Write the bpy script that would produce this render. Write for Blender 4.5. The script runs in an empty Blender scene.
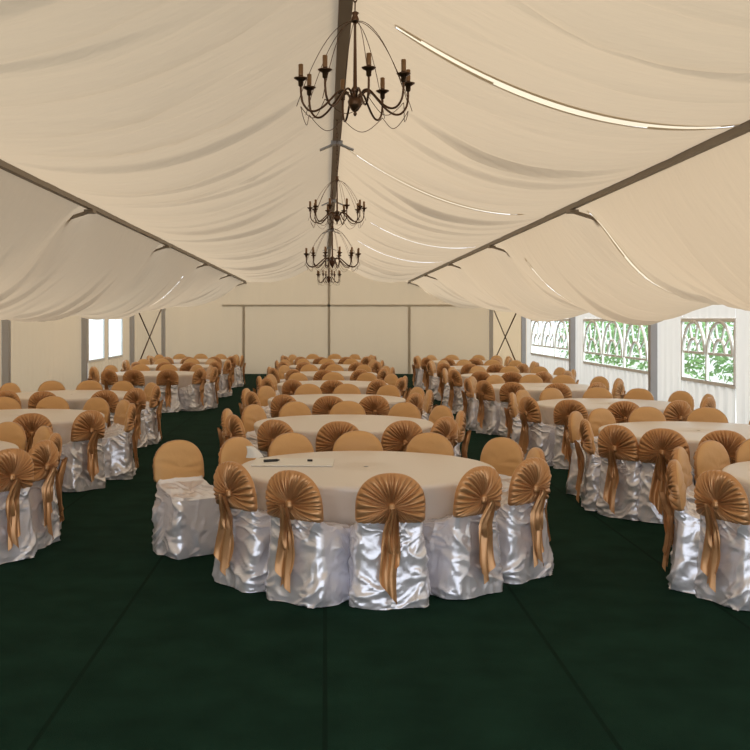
import bpy, math, random
import numpy as np
from mathutils import Vector, noise

random.seed(11)
rng = np.random.default_rng(5)
SC = bpy.context.scene
COL = SC.collection
PI = math.pi

# ------------------------------------------------------------------ helpers
def mesh_obj(name, verts, faces, mat, parent=None, smooth=True, loc=None):
    me = bpy.data.meshes.new(name)
    me.from_pydata([tuple(v) for v in verts], [], [tuple(f) for f in faces])
    me.validate()
    me.update()
    if smooth:
        me.polygons.foreach_set('use_smooth', [True] * len(me.polygons))
    if mat:
        me.materials.append(mat)
    o = bpy.data.objects.new(name, me)
    COL.objects.link(o)
    if parent:
        o.parent = parent
    if loc:
        o.location = loc
    return o

def empty(name, loc=(0, 0, 0), rz=0.0):
    o = bpy.data.objects.new(name, None)
    o.empty_display_size = 0.2
    COL.objects.link(o)
    o.location = loc
    o.rotation_euler = (0, 0, rz)
    return o

def tag(o, label=None, cat=None, group=None, kind=None):
    if label: o['label'] = label
    if cat: o['category'] = cat
    if group: o['group'] = group
    if kind: o['kind'] = kind
    return o

def copy_tree(o, parent=None):
    c = o.copy()
    COL.objects.link(c)
    if parent:
        c.parent = parent
    for ch in list(o.children):
        copy_tree(ch, c)
    return c

class MB:
    def __init__(s): s.v = []; s.f = []
    def add(s, v, f):
        b = len(s.v); s.v += [tuple(p) for p in v]; s.f += [tuple(i + b for i in q) for q in f]
    def box(s, x0, x1, y0, y1, z0, z1):
        s.add([(x0,y0,z0),(x1,y0,z0),(x1,y1,z0),(x0,y1,z0),(x0,y0,z1),(x1,y0,z1),(x1,y1,z1),(x0,y1,z1)],
              [(0,3,2,1),(4,5,6,7),(0,1,5,4),(1,2,6,5),(2,3,7,6),(3,0,4,7)])
    def bar(s, a, b, w, h):
        """rectangular bar from a to b, w across, h in the up direction"""
        a, b = Vector(a), Vector(b)
        d = (b - a).normalized()
        up = Vector((0, 0, 1)) if abs(d.z) < 0.95 else Vector((0, 1, 0))
        sd = d.cross(up).normalized(); u = sd.cross(d).normalized()
        vs = []
        for p in (a, b):
            for i, j in ((-1,-1),(1,-1),(1,1),(-1,1)):
                vs.append(p + sd * (w/2*i) + u * (h/2*j))
        s.add(vs, [(0,1,2,3),(7,6,5,4),(0,4,5,1),(1,5,6,2),(2,6,7,3),(3,7,4,0)])
    def tube(s, path, r, n=8, closed=False):
        path = [Vector(p) for p in path]
        m = len(path)
        rs = r if isinstance(r, (list, tuple)) else [r] * m
        t0 = None; vs = []
        ref = Vector((0.13, 0.31, 0.94)).normalized()
        for i, p in enumerate(path):
            a = path[max(0, i-1)]; b = path[min(m-1, i+1)]
            d = (b - a).normalized()
            if t0 is None:
                sd = d.cross(ref)
                if sd.length < 1e-3: sd = d.cross(Vector((1,0,0)))
                sd.normalize()
            else:
                sd = (sd - d * sd.dot(d)).normalized()
            t0 = d
            u = d.cross(sd)
            for k in range(n):
                an = 2*PI*k/n
                vs.append(p + sd * (rs[i]*math.cos(an)) + u * (rs[i]*math.sin(an)))
        fs = []
        for i in range(m-1):
            for k in range(n):
                fs.append((i*n+k, i*n+(k+1)%n, (i+1)*n+(k+1)%n, (i+1)*n+k))
        fs.append(tuple(range(n-1, -1, -1))); fs.append(tuple(range((m-1)*n, m*n)))
        s.add(vs, fs)
    def lathe(s, prof, c=(0,0,0), n=16):
        vs = []
        for r, z in prof:
            for k in range(n):
                a = 2*PI*k/n
                vs.append((c[0]+r*math.cos(a), c[1]+r*math.sin(a), c[2]+z))
        fs = []
        for i in range(len(prof)-1):
            for k in range(n):
                fs.append((i*n+k, i*n+(k+1)%n, (i+1)*n+(k+1)%n, (i+1)*n+k))
        m = len(prof)
        fs.append(tuple(range(n-1, -1, -1))); fs.append(tuple(range((m-1)*n, m*n)))
        s.add(vs, fs)
    def build(s, name, mat, parent=None, smooth=False, loc=None):
        return mesh_obj(name, s.v, s.f, mat, parent, smooth, loc)

def grid_faces(nr, nc, wrap=False):
    f = []
    for i in range(nr-1):
        for j in range(nc if wrap else nc-1):
            f.append((i*nc+j, i*nc+(j+1)%nc, (i+1)*nc+(j+1)%nc, (i+1)*nc+j))
    return f

# ------------------------------------------------------------------ materials
def new_mat(name):
    m = bpy.data.materials.new(name); m.use_nodes = True
    nt = m.node_tree; nt.nodes.clear()
    out = nt.nodes.new('ShaderNodeOutputMaterial')
    return m, nt, out

def N(nt, t, **kw):
    n = nt.nodes.new(t)
    for k, v in kw.items():
        if k in n.inputs: n.inputs[k].default_value = v
        else: setattr(n, k, v)
    return n

def principled(name, col, rough=0.6, metal=0.0, spec=0.5, bump=None, var=None, sheen=0.0, aniso=0.0):
    m, nt, out = new_mat(name)
    p = N(nt, 'ShaderNodeBsdfPrincipled')
    p.inputs['Base Color'].default_value = (*col, 1)
    p.inputs['Roughness'].default_value = rough
    p.inputs['Metallic'].default_value = metal
    p.inputs['Specular IOR Level'].default_value = spec
    p.inputs['Sheen Weight'].default_value = sheen
    p.inputs['Anisotropic'].default_value = aniso
    tc = N(nt, 'ShaderNodeTexCoord')
    if var:   # (scale, amount) subtle colour variation
        nz = N(nt, 'ShaderNodeTexNoise'); nz.inputs['Scale'].default_value = var[0]; nz.inputs['Detail'].default_value = 4
        nt.links.new(tc.outputs['Object'], nz.inputs['Vector'])
        mx = N(nt, 'ShaderNodeMix', data_type='RGBA')
        mx.inputs['A'].default_value = (*[c*(1-var[1]) for c in col], 1)
        mx.inputs['B'].default_value = (*[min(1, c*(1+var[1])) for c in col], 1)
        nt.links.new(nz.outputs['Fac'], mx.inputs['Factor'])
        nt.links.new(mx.outputs['Result'], p.inputs['Base Color'])
    if bump:  # (scale, strength, distance)
        nb = N(nt, 'ShaderNodeTexNoise'); nb.inputs['Scale'].default_value = bump[0]; nb.inputs['Detail'].default_value = 3
        nt.links.new(tc.outputs['Object'], nb.inputs['Vector'])
        b = N(nt, 'ShaderNodeBump'); b.inputs['Strength'].default_value = bump[1]; b.inputs['Distance'].default_value = bump[2]
        nt.links.new(nb.outputs['Fac'], b.inputs['Height'])
        nt.links.new(b.outputs['Normal'], p.inputs['Normal'])
    nt.links.new(p.outputs['BSDF'], out.inputs['Surface'])
    return m

def cloth_translucent(name, dcol, tcol, mixf, bump=None):
    """thin tent fabric: part diffuse, part letting daylight through"""
    m, nt, out = new_mat(name)
    d = N(nt, 'ShaderNodeBsdfDiffuse'); d.inputs['Color'].default_value = (*dcol, 1)
    t = N(nt, 'ShaderNodeBsdfTranslucent'); t.inputs['Color'].default_value = (*tcol, 1)
    mx = N(nt, 'ShaderNodeMixShader'); mx.inputs['Fac'].default_value = mixf
    nt.links.new(d.outputs[0], mx.inputs[1]); nt.links.new(t.outputs[0], mx.inputs[2])
    if bump:
        tc = N(nt, 'ShaderNodeTexCoord')
        mp = N(nt, 'ShaderNodeMapping'); mp.inputs['Scale'].default_value = bump[3]
        nb = N(nt, 'ShaderNodeTexNoise'); nb.inputs['Scale'].default_value = bump[0]; nb.inputs['Detail'].default_value = 4
        b = N(nt, 'ShaderNodeBump'); b.inputs['Strength'].default_value = bump[1]; b.inputs['Distance'].default_value = bump[2]
        nt.links.new(tc.outputs['Object'], mp.inputs['Vector']); nt.links.new(mp.outputs['Vector'], nb.inputs['Vector'])
        nt.links.new(nb.outputs['Fac'], b.inputs['Height'])
        nt.links.new(b.outputs['Normal'], d.inputs['Normal']); nt.links.new(b.outputs['Normal'], t.inputs['Normal'])
    nt.links.new(mx.outputs[0], out.inputs['Surface'])
    return m

M = {}
M['lining'] = cloth_translucent('cream_lining', (.57,.455,.325), (.38,.298,.205), .5, (2.2, .35, .05, (1.0, 3.0, 1.0)))
M['seam'] = cloth_translucent('daylight_slit_cloth', (.62,.52,.38), (.60,.52,.39), .54)  # paler, more translucent strip standing in for daylight through the lining slits
M['wall_cream'] = cloth_translucent('cream_wall_fabric', (.66,.53,.36), (.50,.395,.265), .45, (3, .3, .03, (1,1,.3)))
M['wall_white'] = cloth_translucent('white_wall_fabric', (.88,.86,.83), (.50,.49,.465), .55)
M['tracery'] = principled('white_tracery', (.85,.85,.85), .5)
M['beam'] = principled('brown_grey_beam', (.22,.175,.125), .5, .2)
M['plate'] = principled('steel_plate', (.34,.35,.37), .4, .6)
M['pale_post'] = principled('pale_post', (.50,.44,.35), .5, .1)
M['post'] = principled('aluminium_post', (.42,.42,.44), .4, .5)
M['satin'] = principled('white_satin', (.80,.79,.84), .24, .45, .7, bump=(45, .12, .006))
M['cap'] = principled('gold_cap_cloth', (.66,.38,.155), .5, 0, .4, bump=(30, .25, .01), sheen=.15)
M['sash'] = principled('gold_satin_sash', (.54,.285,.125), .30, .5, .5, bump=(60, .15, .003))
M['table'] = principled('ivory_table_cloth', (.77,.71,.66), .36, .12, .5, bump=(8, .1, .01))
M['tabletop'] = principled('plywood', (.35,.22,.12), .6)
M['bronze'] = principled('antique_bronze', (.10,.052,.027), .33, .8)
M['candle'] = principled('brass_sleeve', (.20,.11,.05), .4, .6)
M['paper'] = principled('white_paper', (.80,.78,.74), .6)
M['black'] = principled('black_plastic', (.02,.02,.022), .4)

def carpet():
    m, nt, out = new_mat('green_carpet')
    p = N(nt, 'ShaderNodeBsdfPrincipled'); p.inputs['Roughness'].default_value = .95; p.inputs['Specular IOR Level'].default_value = .06
    tc = N(nt, 'ShaderNodeTexCoord')
    nz = N(nt, 'ShaderNodeTexNoise'); nz.inputs['Scale'].default_value = 3.0; nz.inputs['Detail'].default_value = 8
    nt.links.new(tc.outputs['Object'], nz.inputs['Vector'])
    cr = N(nt, 'ShaderNodeValToRGB')
    cr.color_ramp.elements[0].position = .3; cr.color_ramp.elements[0].color = (.0048,.0215,.0135,1)
    cr.color_ramp.elements[1].position = .7; cr.color_ramp.elements[1].color = (.0092,.035,.0225,1)
    nt.links.new(nz.outputs['Fac'], cr.inputs['Fac'])
    # seams between carpet rolls, one every 1.3 m across the tent
    sx = N(nt, 'ShaderNodeSeparateXYZ'); nt.links.new(tc.outputs['Object'], sx.inputs[0])
    md = N(nt, 'ShaderNodeMath', operation='PINGPONG'); md.inputs[1].default_value = .65
    nt.links.new(sx.outputs['X'], md.inputs[0])
    lt = N(nt, 'ShaderNodeMath', operation='LESS_THAN'); lt.inputs[1].default_value = .012
    nt.links.new(md.outputs[0], lt.inputs[0])
    mx = N(nt, 'ShaderNodeMix', data_type='RGBA'); mx.inputs['B'].default_value = (.0038,.0165,.0105,1)
    nt.links.new(lt.outputs[0], mx.inputs['Factor']); nt.links.new(cr.outputs['Color'], mx.inputs['A'])
    nt.links.new(mx.outputs['Result'], p.inputs['Base Color'])
    n2 = N(nt, 'ShaderNodeTexNoise'); n2.inputs['Scale'].default_value = 160
    nt.links.new(tc.outputs['Object'], n2.inputs['Vector'])
    b = N(nt, 'ShaderNodeBump'); b.inputs['Strength'].default_value = .5; b.inputs['Distance'].default_value = .01
    nt.links.new(n2.outputs['Fac'], b.inputs['Height']); nt.links.new(b.outputs['Normal'], p.inputs['Normal'])
    nt.links.new(p.outputs[0], out.inputs['Surface'])
    return m
M['carpet'] = carpet()

def vinyl():
    m, nt, out = new_mat('clear_vinyl')
    t = N(nt, 'ShaderNodeBsdfTransparent'); t.inputs['Color'].default_value = (.90,.95,.94,1)
    g = N(nt, 'ShaderNodeBsdfGlossy'); g.inputs['Roughness'].default_value = .1
    mx = N(nt, 'ShaderNodeMixShader'); mx.inputs['Fac'].default_value = .1
    nt.links.new(t.outputs[0], mx.inputs[1]); nt.links.new(g.outputs[0], mx.inputs[2])
    nt.links.new(mx.outputs[0], out.inputs['Surface'])
    return m
M['vinyl'] = vinyl()
M['bounce_ground'] = principled('bounce_paving', (.52,.51,.48), .9, var=(2, .15))  # outside ground made pale so that it bounces daylight onto the chairs
M['leaf'] = principled('hedge_leaf', (.13,.26,.08), .6, var=(4, .5))

# ------------------------------------------------------------------ the tent
XL, PL, RX, PR, XR = -5.72, -2.80, 0.14, 2.95, 5.88     # wall, purlin, ridge, purlin, wall
ZE, ZP, ZR = 2.50, 3.27, 4.10                           # eave, purlin and ridge heights
Y0, Y1 = -0.6, 36.5
FRAMES = [0.4 + 6.0*k for k in range(7)]                # 0.4 ... 36.4

def make_folds(seed):
    """swags: (edge position, height of the step, softness of the step, direction, two drifts along the span, strength at both ends)"""
    r = np.random.default_rng(seed)
    out = []; y = Y0 - 1.5
    while y < Y1 + 1.5:
        g = r.uniform(.16, .75)
        out.append((y, g, r.uniform(.03, .105)*min(1, g/.4), r.uniform(.02, .07), 1 if r.random() < .6 else -1, r.uniform(-.5, .5), r.uniform(-.25, .25), r.uniform(.0, .7), r.uniform(.3, 1.0)))
        y += g
    return out
SEAMS = ((2, 7.0, .11, .12, 1, .35), (2, 12.8, .09, .02, .85, .5), (3, 12.25, .10, .05, .55, .5), (3, 16.5, .16, .08, .66, .8), (2, 18.6, .12, .25, .95, .6),
         (0, 22.4, .34, .10, .55, .5), (2, 23.5, .12, .2, .9, .4))
FOLDS = [make_folds(s) for s in (3, 8, 21, 34)]
# no swag edge right over a slit between two lining pieces
FOLDS = [[f for f in FOLDS[k] if all(s[0] != k or not -.35 < f[0] + .5*f[5] - s[1] - .5*s[5] < .35 for s in SEAMS)] for k in range(4)]
XS = [XL, PL, RX, PR, XR]; ZS = [ZE, ZP, ZR, ZP, ZE]

def drape(span, t, Y):
    """height of the lining; t runs from the high edge of the span to the low edge; arrays allowed"""
    t = np.asarray(t, float); Y = np.asarray(Y, float)
    inner = span in (1, 2)
    bay = np.sin(PI*(Y-0.4)/6.0)**2
    if inner:
        hi, lo = ZR, ZP
        sag = .30 + .06*bay + .03*np.sin(Y*1.3+span)
        z = hi + (lo-hi)*t - 4*sag*t*(1-t)
        env = np.sin(PI*np.clip(t, 0, 1))**.6
    else:
        hi, lo = ZP, ZE
        base = .80 if span == 0 else .70
        far = np.clip((Y-22)/9.0, 0, 1)
        sag = (base + (.12 if span == 0 else .26)*bay)*(1-.52*far)
        tq = t**.88
        z = hi + (lo-hi)*t - 4*sag*tq*(1-tq)
        near = np.exp(-((Y-0.4+3) % 6 - 3)**2/.28) * np.exp(-(t/.16)**2)
        z = z + near*4*sag*tq*(1-tq)*.85
        env = np.sin(PI*np.clip(t, 0, 1))**.7
    rip = np.zeros(np.broadcast(t, Y).shape)
    for yc, g, h, w, dr, d1, d2, ta, tb in FOLDS[span]:
        u = (Y - (yc + d1*t + d2*np.sin(PI*t)))*dr
        prof = np.where(u < 0, np.exp(u/(g*.75)), np.exp(-(u/w)**2))      # slow fall, quick recovery
        rip = rip - h*prof*np.clip((t-ta*.5)/.25 + .25, .15, 1)*np.clip((1.15-t)*1.5*tb + .3, .2, 1)
    return z + rip*env

def span_x(span, t):
    a, b = {0: (PL, XL), 1: (RX, PL), 2: (RX, PR), 3: (PR, XR)}[span]
    return a + (b-a)*np.asarray(t, float)

ys = np.arange(Y0, Y1+.001, .035)
NT = 34
def seam_w(sm, t):
    _, y, w, t0, t1, slip = sm
    return np.where((t > t0) & (t < t1), w*np.clip(np.sin(PI*np.clip((t-t0)/(t1-t0), 0, 1)), 0, 1)**.5, 0), y + slip*t
cv, cf = [], []
for span in range(4):
    ts = np.linspace(0, 1, NT)
    T, YY = np.meshgrid(ts, ys)
    # rows bend with the nearest seam so that the slit has a clean edge
    for sm in SEAMS:
        if sm[0] == span:
            i0 = int(np.argmin(abs(ys - sm[1])))
            W = np.exp(-((YY - ys[i0])/1.2)**2)
            YY = YY + W*sm[5]*T*np.exp(0)
    Z = drape(span, T, YY); X = span_x(span, T)
    b = len(cv)
    cv += list(zip(X.ravel(), YY.ravel(), Z.ravel()))
    keep = []
    for q in grid_faces(len(ys), NT):
        ii, jj = divmod(q[0], NT)
        yc_ = (YY[ii, jj] + YY[ii+1, jj+1])/2; tc_ = (ts[jj]+ts[jj+1])/2
        cut = False
        for sm in SEAMS:
            if sm[0] == span:
                ww, yy_ = seam_w(sm, tc_)
                if abs(yc_ - yy_) < ww*.5: cut = True; break
        if not cut: keep.append(tuple(k_+b for k_ in q))
    cf += keep
ceil = tag(mesh_obj('ceiling', cv, cf, M['lining']), 'draped cream fabric lining under the tent roof', 'ceiling', kind='structure')
def seam(sm):
    span, y, w, t0, t1, slip = sm
    ts = np.linspace(t0, t1, 50); vs = []
    for t in ts:
        ww = w*math.sin(PI*min(1, max(0, (t-t0)/(t1-t0))))**.5 + .075
        for k in range(6):
            yy = y + slip*t + ww*(k/5-.5)
            vs.append((float(span_x(span, t)), yy, float(drape(span, t, yy)) + .008))
    return mesh_obj('seam', vs, grid_faces(50, 6), M['seam'], ceil)
for a in SEAMS: seam(a)

mb = MB(); mb.box(XL-.2, XR+.2, Y0-3, Y1+.3, -.06, 0)
tag(mb.build('floor', M['carpet']), 'dark green carpet covering the tent floor', 'floor', kind='structure')
mb = MB(); mb.box(-70, 70, -40, 90, -.25, -.07)
tag(mb.build('ground', M['bounce_ground']), 'ground outside the tent, made pale to bounce daylight inside', 'ground', kind='structure')

# beams
def beam(name, x, z, w, h, label):
    m = MB(); m.box(x-w/2, x+w/2, Y0, Y1-.02, z-h, z)
    return tag(m.build(name, M['beam']), label, 'beam', kind='structure')
rb = beam('ridge_beam', RX, ZR+.005, .095, .09, 'brown ridge beam running the length of the tent roof')
pb1 = beam('purlin_beam', PL, ZP+.005, .06, .065, 'brown purlin beam along the roof slope above the first row')
pb2 = beam('purlin_beam', PR, ZP+.005, .06, .065, 'brown purlin beam along the roof slope above the last row')
for y in FRAMES[1:]:
    if y > Y1-.05: y = Y1-.12
    for x, pbm, s in ((PL, pb1, -1), (PR, pb2, 1)):
        m = MB()
        m.bar((x, y, ZP-.085), (x+s*.36, y, ZP-.20), .09, .03)
        m.box(x-.055, x+.055, y-.09, y+.09, ZP-.105, ZP-.07)
        m.build('bracket', M['beam'], pbm)
    m = MB()
    m.box(RX-.07, RX+.07, y-.07, y+.07, ZR-.125, ZR-.08)
    m.bar((RX, y, ZR-.10), (RX-.2, y, ZR-.185), .10, .018)
    m.bar((RX, y, ZR-.10), (RX+.2, y, ZR-.185), .10, .018)
    m.build('bracket', M['plate'], rb)

# --- walls -------------------------------------------------------------
def wall_pleats(x, y, z, amp):
    return amp*(math.sin(y*21+.7*math.sin(y*3.1)) + .5*math.sin(y*37+z))

def fabric_wall(name, x, holes, mat, label, s):
    """fabric side wall with openings (y0,y1,z0,z1); pleated below z=1.0; s = inward direction"""
    ycuts = sorted({Y0, Y1, 30.4} | {h[0] for h in holes} | {h[1] for h in holes})
    vs, fs = [], []
    for a, b in zip(ycuts[:-1], ycuts[1:]):
        hole = [h for h in holes if abs(h[0]-a) < 1e-6]
        zr = [(0, 2.62)] if not hole else [(0, hole[0][2]), (hole[0][3], 2.62)]
        for z0, z1 in zr:
            ny = max(2, int((b-a)/.045)+1); nz = 6
            base = len(vs)
            for zz in np.linspace(z0, z1, nz):
                for yy in np.linspace(a, b, ny):
                    w = 1 if zz < 1.0 else .25
                    e = min(1, (yy-a)/.05, (b-yy)/.05) if hole else 1
                    vs.append((x + s*wall_pleats(x, yy, zz, .012)*w*e, yy, zz))
            fs += [tuple(i+base for i in q) for q in grid_faces(nz, ny)]
    return tag(mesh_obj(name, vs, fs, mat), label, 'wall', kind='structure')

HR = [(14.9, 17.1, .95, 1.87), (18.85, 23.6, .95, 1.87), (25.0, 29.6, .95, 1.87)]
HL = [(25.1, 26.9, .9, 2.2), (27.4, 29.3, .9, 2.2)]
wall_r = fabric_wall('wall_right', XR, HR, M['wall_white'], 'bright white fabric side wall with church-style windows', -1)
wall_r.data.materials.append(M['wall_cream'])      # the last bay is closed with cream fabric
for p in wall_r.data.polygons:
    if p.center.y > 30.35: p.material_index = 1
wall_l = fabric_wall('wall_left', XL, HL, M['wall_cream'], 'cream fabric side wall of the tent', 1)
# far gable wall
vs, fs = [], []
xs = np.linspace(XL, XR, 90); nz = 14
for i in range(nz):
    for x in xs:
        top = ZR+.05 - abs(x-RX)*(ZR-ZE)/5.8
        vs.append((x, Y1 + .012*math.sin(x*9+.6*math.sin(x*2.3)), top*i/(nz-1)))
wall_b = tag(mesh_obj('wall_back', vs, grid_faces(nz, 90), M['wall_cream']), 'cream fabric gable wall closing the far end of the tent', 'wall', kind='structure')
m = MB(); m.box(-3.6, 5.3, Y1-.10, Y1-.03, 2.36, 2.43)
tag(m.build('trim_1', M['pale_post']), 'horizontal beam across the far gable wall', 'beam', kind='structure')
for i, (x, zt) in enumerate(((RX, ZR-.05), (-2.85, 2.36), (PR, 2.36))):
    m = MB(); m.box(x-.045, x+.045, Y1-.10, Y1-.03, 0, zt)
    tag(m.build('trim_%d' % (i+2), M['pale_post']), ('grey pole up to the ridge at the middle of the gable wall', 'slim grey pole on the gable wall beside the cream side', 'slim grey pole on the gable wall beside the white side')[i], 'post', kind='structure')
# wall posts at the frames, and wind bracing in the far bay
n = 5
for y in FRAMES[1:]:
    yy = min(y, Y1-.2)
    for x, s in ((XL, 1), (XR, -1)):
        m = MB(); m.box(x+s*.02, x+s*.14, yy-.07, yy+.07, 0, 2.55)
        tag(m.build('trim_%d' % n, M['post']), 'grey aluminium wall post carrying a tent frame', 'post', kind='structure'); n += 1
for x, s in ((XL, 1), (XR, -1)):
    m = MB()
    m.tube([(x+s*.09, 30.5, .2), (x+s*.09, 36.2, 2.45)], .022, 6)
    m.tube([(x+s*.11, 30.5, 2.45), (x+s*.11, 36.2, .2)], .022, 6)
    tag(m.build('trim_%d' % n, M['bronze'], smooth=True), 'crossed dark bracing cables in the last wall bay', 'bracing', kind='structure'); n += 1
# windows
def church_window(name, x, y0, y1, z0, z1, arches, mat_frame, label, s):
    root = empty(name, (x, (y0+y1)/2, z0)); tag(root, label, 'window', kind='structure')
    cy = (y0+y1)/2
    m = MB(); m.box(-.004, .004, y0-cy, y1-cy, 0, z1-z0)
    m.build('pane', M['vinyl'], root)
    m = MB(); t = .045
    m.box(-.02, .02, y0-cy-.02, y1-cy+.02, -t, .01); m.box(-.02, .02, y0-cy-.02, y1-cy+.02, z1-z0-.01, z1-z0+t)
    w = (y1-y0)/max(arches, 1)
    for k in range(max(arches, 1)+1):
        yk = y0-cy + k*w
        m.box(-.02, .02, yk-t/2, yk+t/2, 0, z1-z0)
    for k in range(arches):
        c = y0-cy + (k+.5)*w; rad = w*.44; zc = z1-z0-rad-.01
        for rr in (rad, rad*.45):
            m.tube([(-.012, c+rr*math.cos(PI*j/16), zc+rr*math.sin(PI*j/16)) for j in range(17)], .028, 6)
        for j in (3, 6, 10, 13):
            a = PI*j/16
            m.tube([(-.012, c+rad*.45*math.cos(a), zc+rad*.45*math.sin(a)), (-.012, c+rad*math.cos(a), zc+rad*math.sin(a))], .018, 6)
        m.box(-.016, .016, c-rad, c+rad, zc-.02, zc+.02)
    m.build('window_frame', mat_frame, root)
    return root
church_window('window_1', XR, *HR[0], 2, M['tracery'], 'two-arched clear vinyl window in the white wall', -1)
church_window('window_2', XR, *HR[1], 3, M['tracery'], 'three-arched clear vinyl window in the white wall', -1)
church_window('window_3', XR, *HR[2], 3, M['tracery'], 'farthest clear vinyl window in the white wall', -1)
church_window('window_4', XL, *HL[0], 0, M['tracery'], 'nearer pale window in the cream side wall', 1)
church_window('window_5', XL, *HL[1], 0, M['tracery'], 'farther pale window in the cream side wall', 1)

# hedge outside the windows
def hedge(name, x0, x1, y0, y1, h, label):
    vs, fs = [], []
    r = random.Random(4)
    for _ in range(7000):
        y = r.uniform(y0, y1); x = r.uniform(x0, x1)
        z = r.random()**.7*h*(.85+.15*noise.noise((0, y*.6, 3)))
        s = r.uniform(.07, .16)
        a = Vector((r.gauss(0,1), r.gauss(0,1), r.gauss(0,1))).normalized(); b = a.orthogonal()
        p = Vector((x, y, z - .02))
        i = len(vs)
        vs += [p, p+a*s+b*s*.4, p+a*s*2, p+a*s-b*s*.4]
        fs.append((i, i+1, i+2, i+3))
    return tag(mesh_obj(name, vs, fs, M['leaf'], smooth=False), label, 'hedge', kind='stuff')
hedge('hedge', 11, 12.6, 4, 50, 2.3, 'leafy green hedge outside the church-style windows')

# ------------------------------------------------------------------ tables
R_T, Z_T = 1.0, .75
def table_mesh(seed):
    r = random.Random(seed)
    NA = 216
    comps = [(r.randint(9, 14), r.uniform(.5, 1), r.uniform(0, 6.3)), (r.randint(17, 23), r.uniform(.5, .9), r.uniform(0, 6.3)), (r.randint(28, 36), .4, r.uniform(0, 6.3))]
    def fold(a):
        return sum(c[1]*math.sin(c[0]*a+c[2]) for c in comps)/1.8
    rings = [(.02,Z_T,0),(.3,Z_T,0),(.6,Z_T,0),(.85,Z_T,0),(.95,Z_T,0),(.985,Z_T-.002,0),(.998,Z_T-.012,0),(1.003,Z_T-.03,.06),(.995,.68,.4),(.965,.61,.75),(.925,.53,1),(.893,.46,1),(.875,.36,1.1),(.868,.26,1.2),(.865,.16,1.25),(.868,.08,1.3),(.875,.006,1.3)]
    vs = []
    for rr, z, k in rings:
        for j in range(NA):
            a = 2*PI*j/NA
            q = rr*R_T + .026*k*fold(a + .05*(Z_T-z)*math.sin(3*a)) - .012*k
            dz = 0 if z > .1 else 0
            if rr < .96: pass
            zz = z + (.0015*noise.noise((q*math.cos(a)*3, q*math.sin(a)*3, seed)) if k == 0 else 0)
            vs.append((q*math.cos(a), q*math.sin(a), zz))
    fs = grid_faces(len(rings), NA, True)
    fs.append(tuple(range(NA)))
    fs = [tuple(reversed(f)) for f in fs]
    return vs, fs
def table_proto(seed):
    m = MB(); m.lathe([(.02,.70),(.94,.70),(.95,.71),(.95,.735),(.94,.742),(.02,.742)], n=48)
    m.lathe([(.30,0),(.30,.02),(.06,.05),(.05,.1),(.05,.66),(.2,.70)], n=20)
    t = m.build('round_table', M['tabletop'])
    v, f = table_mesh(seed)
    mesh_obj('tablecloth', v, f, M['table'], t)
    return t

# ------------------------------------------------------------------ chairs
KZ = .665            # knot height
def yc(z): return -.172 - .13*(z-.5)
def arch_r(a):
    """distance from the knot to the rim of the backrest in direction a (a = 0 to the side, pi/2 up)"""
    c, s = math.cos(a), math.sin(a)
    if s >= 0:
        n = 2.25
        return ((abs(c)/.232)**n + (s/.222)**n)**(-1/n)
    n = 9
    return ((abs(c)/.232)**n + (abs(s)/.115)**n)**(-1/n)

def rrect(hw, yb, yf, rad, n):
    """n points around a rounded rectangle by arc length"""
    rad = min(rad, hw*.98, (yf-yb)/2*.98)
    pts = []
    for cx, cy, a0 in ((hw-rad, yf-rad, 0), (-(hw-rad), yf-rad, 90), (-(hw-rad), yb+rad, 180), (hw-rad, yb+rad, 270)):
        for k in range(9):
            a = math.radians(a0 + k*90/8)
            pts.append((cx+rad*math.cos(a), cy+rad*math.sin(a)))
    pts.append(pts[0])
    L = [0]
    for p, q in zip(pts[:-1], pts[1:]):
        L.append(L[-1]+math.hypot(q[0]-p[0], q[1]-p[1]))
    out = []; j = 0
    for i in range(n):
        d = L[-1]*i/n
        while L[j+1] < d: j += 1
        f = (d-L[j])/max(1e-9, L[j+1]-L[j])
        out.append((pts[j][0]+f*(pts[j+1][0]-pts[j][0]), pts[j][1]+f*(pts[j+1][1]-pts[j][1])))
    return out

def ridged(p): return 1 - abs(noise.noise(p))*2

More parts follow.
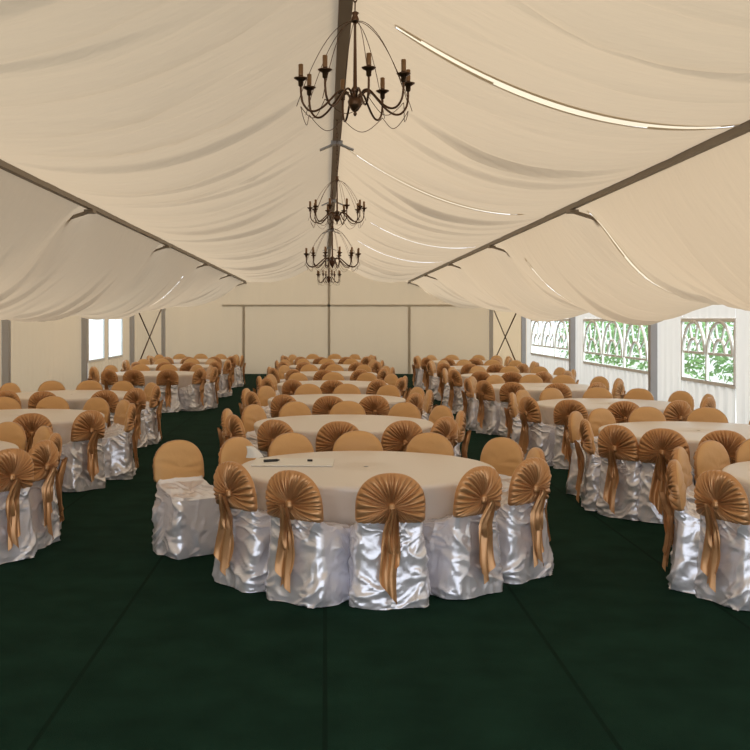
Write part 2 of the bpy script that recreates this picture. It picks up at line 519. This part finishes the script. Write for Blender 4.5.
def cover_mesh(seed):
    keys = [(0,.262,-.250,.236,.10),(.05,.262,-.250,.236,.10),(.12,.256,-.240,.230,.09),(.22,.246,-.228,.222,.075),(.34,.238,-.217,.215,.065),(.42,.234,-.211,.210,.06),(.455,.230,-.208,.203,.06),
            (.475,.226,-.206,.180,.06),(.495,.222,-.205,.06,.05),(.525,.220,-.206,-.06,.04),(.555,.216,-.209,-.130,.03),(.60,.205,-.206,-.160,.018),(.66,.19,-.205,-.175,.012)]
    N_, NR = 168, 84
    zs = [k[0] for k in keys]
    params = np.linspace(0, len(keys)-1, NR)
    vs = []
    for u in params:
        i = min(int(u), len(keys)-2); f = u-i
        k = [keys[i][q]*(1-f)+keys[i+1][q]*f for q in range(5)]
        for x, y in rrect(k[1], k[2], k[3], k[4], N_):
            vs.append((x, y, k[0]))
    fs = grid_faces(NR, N_, True); fs.append(tuple(range((NR-1)*N_, NR*N_)))
    me = bpy.data.meshes.new('tmp'); me.from_pydata(vs, [], fs); me.update()
    nrm = [v.normal.copy() for v in me.vertices]
    bpy.data.meshes.remove(me)
    out = []
    o = seed*13.7
    for (x, y, z), nn in zip(vs, nrm):
        w = max(0, min(1, (.60-z)/.06))
        low = 1 - z/.5
        p = Vector((x, y, z))
        th = math.atan2(y, x)
        # swags hanging between the corners, soft folds and sharp satin creases
        warp = Vector((noise.noise(p*5+Vector((o,0,0))), noise.noise(p*5+Vector((0,o,3))), noise.noise(p*5+Vector((7,0,o)))))
        pw = p + warp*.09
        swag = max(0, ridged(Vector((th*1.0+o, (pw.z - .09*math.cos(2*th))*6.5, o))))**3
        crease = max(0, ridged(Vector((pw.x*6+pw.z*5, pw.y*6-pw.z*4, pw.z*7+o))))**4
        fine = max(0, ridged(Vector((pw.x*13-pw.z*7+o, pw.y*13+pw.z*6, pw.z*15))))**4
        flat = noise.noise(Vector((th*1.6+o, z*4, 5.0)))          # smooth calm patches between the creases
        vert = noise.noise(Vector((th*2.6+o, z*1.5, 2.0)))
        calm = max(.15, min(1, .6 + 1.2*flat))
        d = .022*swag*calm + .018*crease*calm + .007*fine*calm + .014*vert*max(0, low) - .008
        d += .008*max(0, low)**2*math.sin(7*th+o)
        q = p + nn*(d*w)
        # keep the front from reaching into the table cloth
        q.y = min(q.y, .232)
        q.z = max(q.z, .003) if z > 0 else max(0.002, .012*(.5+noise.noise(Vector((th*2, o, 1)))))
        out.append(q)
    return out, fs

NAF = 168
def cap_mesh(seed):
    fr = [.04,.25,.45,.62,.76,.86,.93,.97,.99,1.0]
    vs = []; rows = 0
    for side in (1, -1):
        seq = fr if side == 1 else fr[-2::-1]
        for r in seq:
            th = .040*max(0, 1-r**5)**.5
            if side == -1: th *= .8
            for j in range(NAF):
                a = 2*PI*j/NAF
                rr = arch_r(a)*r
                x = rr*math.cos(a); z = KZ+rr*math.sin(a)
                wr = (.007*math.sin(z*62 + 3*noise.noise((x*5, z*5, seed))*2 + x*6)*max(0, 1-abs(z-.68)/.2) if side == 1 else 0)
                vs.append((x, yc(z) + side*th + wr*(1-r**6), z))
            rows += 1
    fs = grid_faces(rows, NAF, True)
    fs.append(tuple(range(NAF-1, -1, -1))); fs.append(tuple(range((rows-1)*NAF, rows*NAF)))
    fs = [tuple(reversed(f)) for f in fs]
    return vs, fs

def fan_mesh(seed):
    r_ = random.Random(seed)
    fr = [.05,.1,.17,.25,.34,.44,.54,.64,.74,.82,.89,.94,.975,1.0,1.012]
    # irregular pleats: cumulative phase with random step lengths
    steps = [r_.uniform(.5, 1.7) for _ in range(38)]
    tot = sum(steps); edges = [0]
    for s in steps: edges.append(edges[-1]+s*2*PI/tot)
    amps = [r_.uniform(.55, 1.25) for _ in range(38)]
    def pleat(a):
        a %= 2*PI
        for k in range(38):
            if edges[k] <= a < edges[k+1]:
                f = (a-edges[k])/(edges[k+1]-edges[k])
                return amps[k]*(math.sin(PI*f**.75)**.7)
        return 0
    vs = []
    for i, r in enumerate(fr):
        th = .036*max(0, 1-min(r, 1)**5)**.5
        for j in range(NAF*2):
            a = 2*PI*j/(NAF*2)
            rr = arch_r(a)*min(r, 1)*1.003
            tw = a + .10*(1-r)*math.sin(3*a+seed)
            x = rr*math.cos(a); z = KZ+rr*math.sin(a)
            amp = .030*min(1, r*2.6)*(1 - .70*r**4)
            if r > 1: y = yc(z) + .006
            else: y = yc(z) - th - .004 - amp*pleat(tw) - .012*max(0, 1-r*3)
            vs.append((x, y, z))
    fs = grid_faces(len(fr), NAF*2, True)
    fs.append(tuple(range(NAF*2-1, -1, -1)))
    return vs, fs

def back_y(z):
    """outside of the cover at the back"""
    ks = [(0,-.262),(.12,-.252),(.22,-.240),(.34,-.230),(.5,-.222),(.6,-.235),(.7,-.255)]
    for (a, p), (b, q) in zip(ks[:-1], ks[1:]):
        if a <= z <= b: return p + (q-p)*(z-a)/(b-a)
    return -.255

def ribbon(path, widths, seed, wave=.012, cut=.05):
    nc = 13; vs = []
    for i, ((x, y, z), w) in enumerate(zip(path, widths)):
        f = i/(len(path)-1)
        for j in range(nc):
            v = j/(nc-1)*2-1
            yy = y - wave*math.cos(v*PI*1.5 + seed + f*1.6) - .006*math.sin(v*5+f*7+seed)
            vs.append((x + v*w/2 + .006*math.sin(f*9+seed), yy, max(.012, z + cut*v*f**4)))
    return vs, grid_faces(len(path), nc)

def chair_proto(seed):
    r = random.Random(seed*7+1)
    root = empty('banquet_chair')
    v, f = cover_mesh(seed); mesh_obj('chair_cover', v, f, M['satin'], root)
    v, f = cap_mesh(seed); c = mesh_obj('back_cap', v, f, M['cap'], root); c['label'] = 'plain gold cap over the backrest'
    v, f = fan_mesh(seed); fan = mesh_obj('sash', v, f, M['sash'], root); fan['label'] = 'gold satin sash pleated like a fan'
    # knot
    vs, fs = [], []
    m = MB()
    prof = [(.004,-.034),(.018,-.031),(.027,-.02),(.026,-.004),(.023,.006),(.026,.016),(.020,.027),(.004,.031)]
    m.lathe(prof, (0, yc(KZ)-.055, KZ), 16)
    k = m.build('knot', M['sash'], fan, smooth=True)
    n = 22
    bot1, bot2, bot3 = r.uniform(.10, .16), r.uniform(.15, .24), r.uniform(.36, .42)
    dx1, dx2 = r.uniform(-.055, -.02), r.uniform(.005, .04)
    for bot, dx, off, w1, sd, ct in ((bot2, dx2, .034, .105, 1.3, .06), (bot1, dx1, .046, .115, 2.9, -.07)):
        path, ws = [], []
        for i in range(n):
            f_ = i/(n-1); z = KZ - .01 + (bot-KZ+.01)*f_
            y = min(back_y(z), -.222 - .05*max(0, (z-.5)/.16)) - off - .006*math.sin(f_*5+sd)
            path.append((dx*f_**.8 + .012*math.sin(f_*4+sd)*f_, y, z)); ws.append(.04 + (w1-.04)*min(1, f_*2.2))
        v, f = ribbon(path, ws, sd, .017, ct); mesh_obj('tail', v, f, M['sash'], fan)
    path, ws = [], []
    for i in range(n):       # the loop of the bow, hanging over the tails
        f_ = i/(n-1); ang = PI*(f_*1.0)
        z = KZ + .005 - (KZ-bot3)*math.sin(ang/1.0*.5)**1.0 if f_ <= 1 else 0
        y = min(back_y(z), -.222 - .05*max(0, (z-.5)/.16)) - .052 - .012*math.sin(PI*f_)
        path.append((-.012+.01*f_, y, z)); ws.append(.042 + .028*math.sin(PI*min(1, f_*.9)))
    v, f = ribbon(path, ws, .4, .012, 0.0); mesh_obj('loop', v, f, M['sash'], fan)
    return root

# ------------------------------------------------------------------ the seating plan
ORD = ['front', 'second', 'third', 'fourth', 'fifth', 'sixth', 'seventh', 'eighth']
NEAR_TO_LEFT = ['nearest seat', 'first left of nearest seat', 'second left of nearest seat', 'leftmost seat', 'second left of farthest seat', 'first left of farthest seat',
                'farthest seat', 'first right of farthest seat', 'second right of farthest seat', 'rightmost seat', 'second right of nearest seat', 'first right of nearest seat']
EVEN = [-90 - 30*k for k in range(12)]
def spread(off, jit, seed):
    r = random.Random(seed)
    return [(a + off + r.uniform(-jit, jit), 1.07 + r.uniform(0, .05), r.uniform(-6, 6)) for a in EVEN]
ROWS = {
    'middle': [(.32, 8.1), (.21, 11.6), (.17, 15.1), (.14, 18.7), (.12, 22.3), (.1, 25.9), (.1, 29.5)],
    'left': [(-3.72, 9.1), (-3.65, 12.4), (-3.90, 16.0), (-3.7, 22.4), (-3.7, 26.0), (-3.7, 29.6)],
    'right': [(3.97, 7.6), (3.86, 10.75), (3.88, 14.2), (3.76, 17.9), (3.8, 21.5), (3.8, 25.1), (3.8, 28.7)],
}
# (angle about the table, distance from its centre, extra turn), from the seat nearest the viewer going left
PLAN = {
    ('middle', 0): [(-85,1.07,0),(-112.5,1.07,-14),(-144,1.0,5),(164,1.48,-38),(143,1.13,0),(118,1.10,3),(91,1.10,0),(62,1.10,0),(32,1.22,8),(3,1.12,0),(-19,1.10,-28),(-53,1.0,4)],
    ('left', 0): [(-95,1.08,0),(-125,1.08,0),(-155,1.08,0),(175,1.08,0),(145,1.08,0),(118,1.08,0),(90,1.08,0),(62,1.08,0),(35,1.08,0),(6,1.10,0),(-17,1.21,0),(-38,1.38,0)],
    ('left', 1): [(-98,1.08,0),(-128,1.08,0),(-158,1.08,0),(172,1.08,0),(145,1.08,0),(115,1.08,0),(87,1.08,0),(58,1.08,0),(32,1.1,0),(6,1.10,0),(-40,1.12,4),(-68,1.08,0)],
    ('right', 0): [(-92,1.08,0),(-122,1.10,0),(-153,1.28,-4),(-170,1.27,-30),(152,1.10,0),(126,1.08,0),(102,1.08,0),(72,1.08,0),(42,1.08,0),(12,1.08,0),(-30,1.08,0),(-62,1.08,0)],
    ('right', 1): [(-100,1.08,0),(-123,1.12,0),(-143,1.12,0),(-165,1.04,-22),(148,1.08,0),(124,1.08,0),(96,1.08,0),(66,1.08,0),(36,1.08,0),(6,1.08,0),(-36,1.08,0),(-70,1.08,0)],
}
tp = [table_proto(s) for s in (1, 2, 3)]
cp = [chair_proto(s) for s in (1, 2, 3)]
used = set()
def take(proto):
    if proto.name not in used:
        used.add(proto.name); return proto
    return copy_tree(proto)
rr = random.Random(77)
ci = 0
for row, tabs in ROWS.items():
    for k, (tx, ty) in enumerate(tabs):
        t = take(tp[(k + len(row)) % 3]); t.location = (tx, ty, 0); t.rotation_euler = (0, 0, rr.uniform(0, 6.28))
        where = f'{ORD[k]} from the front in the {row} row' if k else f'front of the {row} row'
        tag(t, f'round table under floor-length ivory cloth, {where}', 'table', 'round banquet tables')
        plan = PLAN.get((row, k)) or spread(rr.uniform(-9, 9), 3.5, k*31 + len(row))
        for j, (a, r, turn) in enumerate(plan):
            c = take(cp[(ci*2 + ci//3) % 3]); ci += 1
            ar = math.radians(a)
            c.location = (tx + r*math.cos(ar), ty + r*math.sin(ar), 0)
            c.rotation_euler = (0, 0, ar + PI/2 + math.radians(turn))
            look = 'fan sash showing' if j in (0, 1, 2, 10, 11) else ('plain gold front showing' if j in (4, 5, 6, 7, 8) else 'seen from its side')
            if (row, k, j) == ('middle', 0, 3):
                lab = 'white satin chair turned aside with plain gold cap, alone left of front middle-row table'
            else:
                lab = f'satin chair, {look}, {NEAR_TO_LEFT[j]} at {ORD[k]} {row}-row table'
            tag(c, lab, 'chair', f'chairs around the {ORD[k]} {row}-row table')

# things on the front middle table
ZT = Z_T + .003
def turned(o, x, y, z, deg): o.location = (x, y, z); o.rotation_euler = (0, 0, math.radians(deg))
m = MB(); m.box(-.32, .32, -.21, .21, 0, .008)
o = m.build('paper_sheet', M['paper']); turned(o, -.25, 8.29, ZT, -2)
tag(o, 'large white sheet of paper lying on the front middle table', 'paper')
vs = []; W = .075
for i in range(9):
    f = i/8
    for j in range(7):
        v = j/6*2-1
        vs.append((v*W*(1-.65*f) - .045*f*f, .035*abs(v)*(1-f) + .02*f, .095*f))
fs = grid_faces(9, 7)
vs2 = [(x, .085 - y, z) for x, y, z in vs]
nb = len(vs)
fs = fs + [tuple(reversed([i+nb for i in q])) for q in grid_faces(9, 7)]
fs += [(8*7+j, 8*7+j+1, nb+8*7+j+1, nb+8*7+j) for j in range(6)]
o = mesh_obj('folded_napkin', vs + vs2, fs, M['paper']); turned(o, -.57, 8.56, ZT, 15)
tag(o, 'white napkin folded upright beside the paper sheet', 'napkin')
m = MB(); m.tube([(-.06,0,.011),(.055,.0,.011)], [.011,.011], 10); m.tube([(.055,0,.011),(.075,0,.011)], [.008,.004], 8)
o = m.build('marker_pen', M['black'], smooth=True); turned(o, -.43, 8.28, ZT+.008, 25)
tag(o, 'black marker pen lying on the white paper sheet', 'pen')
m = MB(); m.tube([(-.02,0,.009),(.02,0,.009)], .009, 10)
o = m.build('pen_cap', M['black'], smooth=True); turned(o, -.12, 8.30, ZT+.008, -8)
tag(o, 'small black pen cap on the white paper sheet', 'pen cap')

# ------------------------------------------------------------------ chandeliers
def chandelier(x, y, zs_, R, arms, off, label, k=1.0, hook=1.0):
    """zs_ = height of the saucers, R = ring radius, k = scale of the fittings"""
    root = empty('chandelier', (x, y, zs_))
    tag(root, label, 'chandelier', 'chandeliers under the ridge beam')
    zb = -.10*k
    m = MB(); m.lathe([(.004,-.165),(.010,-.155),(.006,-.145),(.016,-.138),(.032,-.115),(.036,-.095),(.030,-.078),(.014,-.07),(.012,-.05),(.022,-.04),(.010,-.02),(.006,.28),(.010,.285)] if k == 1 else
                      [(a*k, b*k if b < .1 else b*hook) for a, b in [(.004,-.165),(.010,-.155),(.016,-.138),(.032,-.115),(.036,-.095),(.030,-.078),(.014,-.07),(.022,-.04),(.010,-.02),(.006,.28),(.010,.285)]], n=14)
    m.build('body', M['bronze'], root, smooth=True)
    ztop = .285*hook if k != 1 else .285
    m = MB(); m.lathe([(.004,0),(.016*k,.005),(.02*k,.02),(.012*k,.04),(.02*k,.05),(.004,.06)], (0,0,ztop), 12)
    m.build('crown', M['bronze'], root, smooth=True)
    # chain to the ridge
    top = (ZR - .09) - zs_; z = ztop + .06
    m = MB(); i = 0
    while z < top:
        pts = []
        L = min(.045, max(.02, top - z))
        for q in range(11):
            a = 2*PI*q/10
            d = .010*math.cos(a); pts.append((d if i % 2 else 0, 0 if i % 2 else d, z + L/2 + L/2*1.15*math.sin(a)))
        m.tube(pts, .0032, 5); z += .045; i += 1
    m.build('chain', M['bronze'], root, smooth=True)
    for q in range(arms):
        a = math.radians(off) + 2*PI*q/arms
        ca, sa = math.cos(a), math.sin(a)
        prof = [(.02,-.085),(.05,-.045),(.085,-.05),(.12,-.085),(.16,-.125),(.20,-.148),(.235,-.145),(.262,-.115),(.272,-.075),(.274,-.03),(.274,0)]
        pr = []
        for r_, z_ in prof:
            pr.append((r_/.274*R, z_*k))
        # smooth the profile
        fine = []
        for u in range(len(pr)-1):
            p0 = pr[max(0,u-1)]; p1 = pr[u]; p2 = pr[u+1]; p3 = pr[min(len(pr)-1,u+2)]
            for w in range(4):
                f = w/4
                fine.append(tuple(.5*((2*p1[c]) + (-p0[c]+p2[c])*f + (2*p0[c]-5*p1[c]+4*p2[c]-p3[c])*f*f + (-p0[c]+3*p1[c]-3*p2[c]+p3[c])*f**3) for c in (0,1)))
        fine.append(pr[-1])
        m = MB(); m.tube([(r_*ca, r_*sa, z_) for r_, z_ in fine], .0055*k, 7)
        arm = m.build('arm', M['bronze'], root, smooth=True)
        m = MB(); m.lathe([(.006*k,-.035*k),(.012*k,-.03*k),(.013*k,-.008*k),(.020*k,-.004*k),(.033*k,.004*k),(.034*k,.008*k),(.012*k,.008*k),(.012*k,.018*k),(.006*k,.018*k)], (R*ca, R*sa, 0), 14)
        m.build('saucer', M['bronze'], arm, smooth=True)
        m = MB(); m.lathe([(.011*k,.016*k),(.0115*k,.02*k),(.0115*k,.072*k),(.009*k,.074*k),(.004*k,.074*k)], (R*ca, R*sa, 0), 12)
        m.build('candle_sleeve', M['candle'], arm, smooth=True)
        # thin wire bowing from the crown to the arm end
        m = MB(); pts = []
        for w in range(15):
            f = w/14
            r_ = R*(1.04*f**.92) + .010
            z_ = ztop + .01 + (-.14*k - ztop)*f**1.75
            pts.append((r_*ca, r_*sa, z_))
        m.tube(pts, .0018*max(1, k*.9), 5)
        m.build('wire', M['bronze'], arm, smooth=True)
        # festoon to the next arm
        a2 = a + 2*PI/arms
        m = MB(); pts = []
        for w in range(13):
            f = w/12; aa = a + (a2-a)*f
            rr_ = R*(1.0 - .10*math.sin(PI*f))
            pts.append((rr_*math.cos(aa), rr_*math.sin(aa), -.13*k - .07*k*math.sin(PI*f)))
        m.tube(pts, .0018*max(1, k*.9), 5)
        m.build('festoon', M['bronze'], arm, smooth=True)
    return root
chandelier(.146, 5.05, 3.045, .268, 8, -78, 'eight-armed bronze candle chandelier hanging nearest, high above the front tables')
chandelier(.128, 11.0, 3.07, .285, 10, -70, 'bronze candle chandelier hanging second along the ridge beam', 1.0)
chandelier(.12, 17.0, 2.96, .44, 12, -75, 'widest many-armed bronze chandelier hanging third along the ridge beam', 1.35, 1.45)
chandelier(.10, 27.0, 3.07, .30, 8, -75, 'small far bronze chandelier hanging below and behind the widest one', 1.4, 1.2)

# ------------------------------------------------------------------ light
w = bpy.data.worlds.new('World'); SC.world = w; w.use_nodes = True
nt = w.node_tree; nt.nodes.clear()
out = nt.nodes.new('ShaderNodeOutputWorld'); bg = nt.nodes.new('ShaderNodeBackground')
tc = nt.nodes.new('ShaderNodeTexCoord'); sp = nt.nodes.new('ShaderNodeSeparateXYZ'); cr = nt.nodes.new('ShaderNodeValToRGB')
cr.color_ramp.elements[0].position = .45; cr.color_ramp.elements[0].color = (1.10,1.18,1.30,1)
cr.color_ramp.elements[1].position = .9; cr.color_ramp.elements[1].color = (.86,.95,1.08,1)
mr = nt.nodes.new('ShaderNodeMapRange'); mr.inputs['From Min'].default_value = -1
nt.links.new(tc.outputs['Generated'], sp.inputs[0]); nt.links.new(sp.outputs['Z'], mr.inputs['Value'])
nt.links.new(mr.outputs['Result'], cr.inputs['Fac']); nt.links.new(cr.outputs['Color'], bg.inputs['Color'])
bg.inputs['Strength'].default_value = 1.0
nt.links.new(bg.outputs[0], out.inputs['Surface'])
sun = bpy.data.lights.new('Sun', 'SUN'); sun.energy = 3.2; sun.angle = math.radians(14); sun.color = (1, .95, .86)
so = bpy.data.objects.new('Sun', sun); COL.objects.link(so); so.location = (30, 10, 30)
so.rotation_euler = Vector((-.42, .55, -.70)).to_track_quat('-Z', 'Y').to_euler()

# ------------------------------------------------------------------ camera
cam = bpy.data.cameras.new('Camera'); co = bpy.data.objects.new('Camera', cam); COL.objects.link(co)
co.location = (0, 0, 1.89); co.rotation_euler = (PI/2, 0, 0)
cam.sensor_width = 36; cam.sensor_fit = 'HORIZONTAL'; cam.lens = 36*1040/750
cam.shift_x = 50/750; cam.shift_y = -55/750; cam.clip_start = .05; cam.clip_end = 300
SC.camera = co
vs_ = SC.view_settings
SC.display_settings.display_device = 'sRGB'
vs_.view_transform = 'Standard'; vs_.look = 'None'; vs_.gamma = 1; vs_.use_curve_mapping = False; vs_.exposure = 0.92
SC.cycles.use_denoising = True
SC.cycles.max_bounces = 10; SC.cycles.diffuse_bounces = 6; SC.cycles.transmission_bounces = 6; SC.cycles.glossy_bounces = 4; SC.cycles.transparent_max_bounces = 8
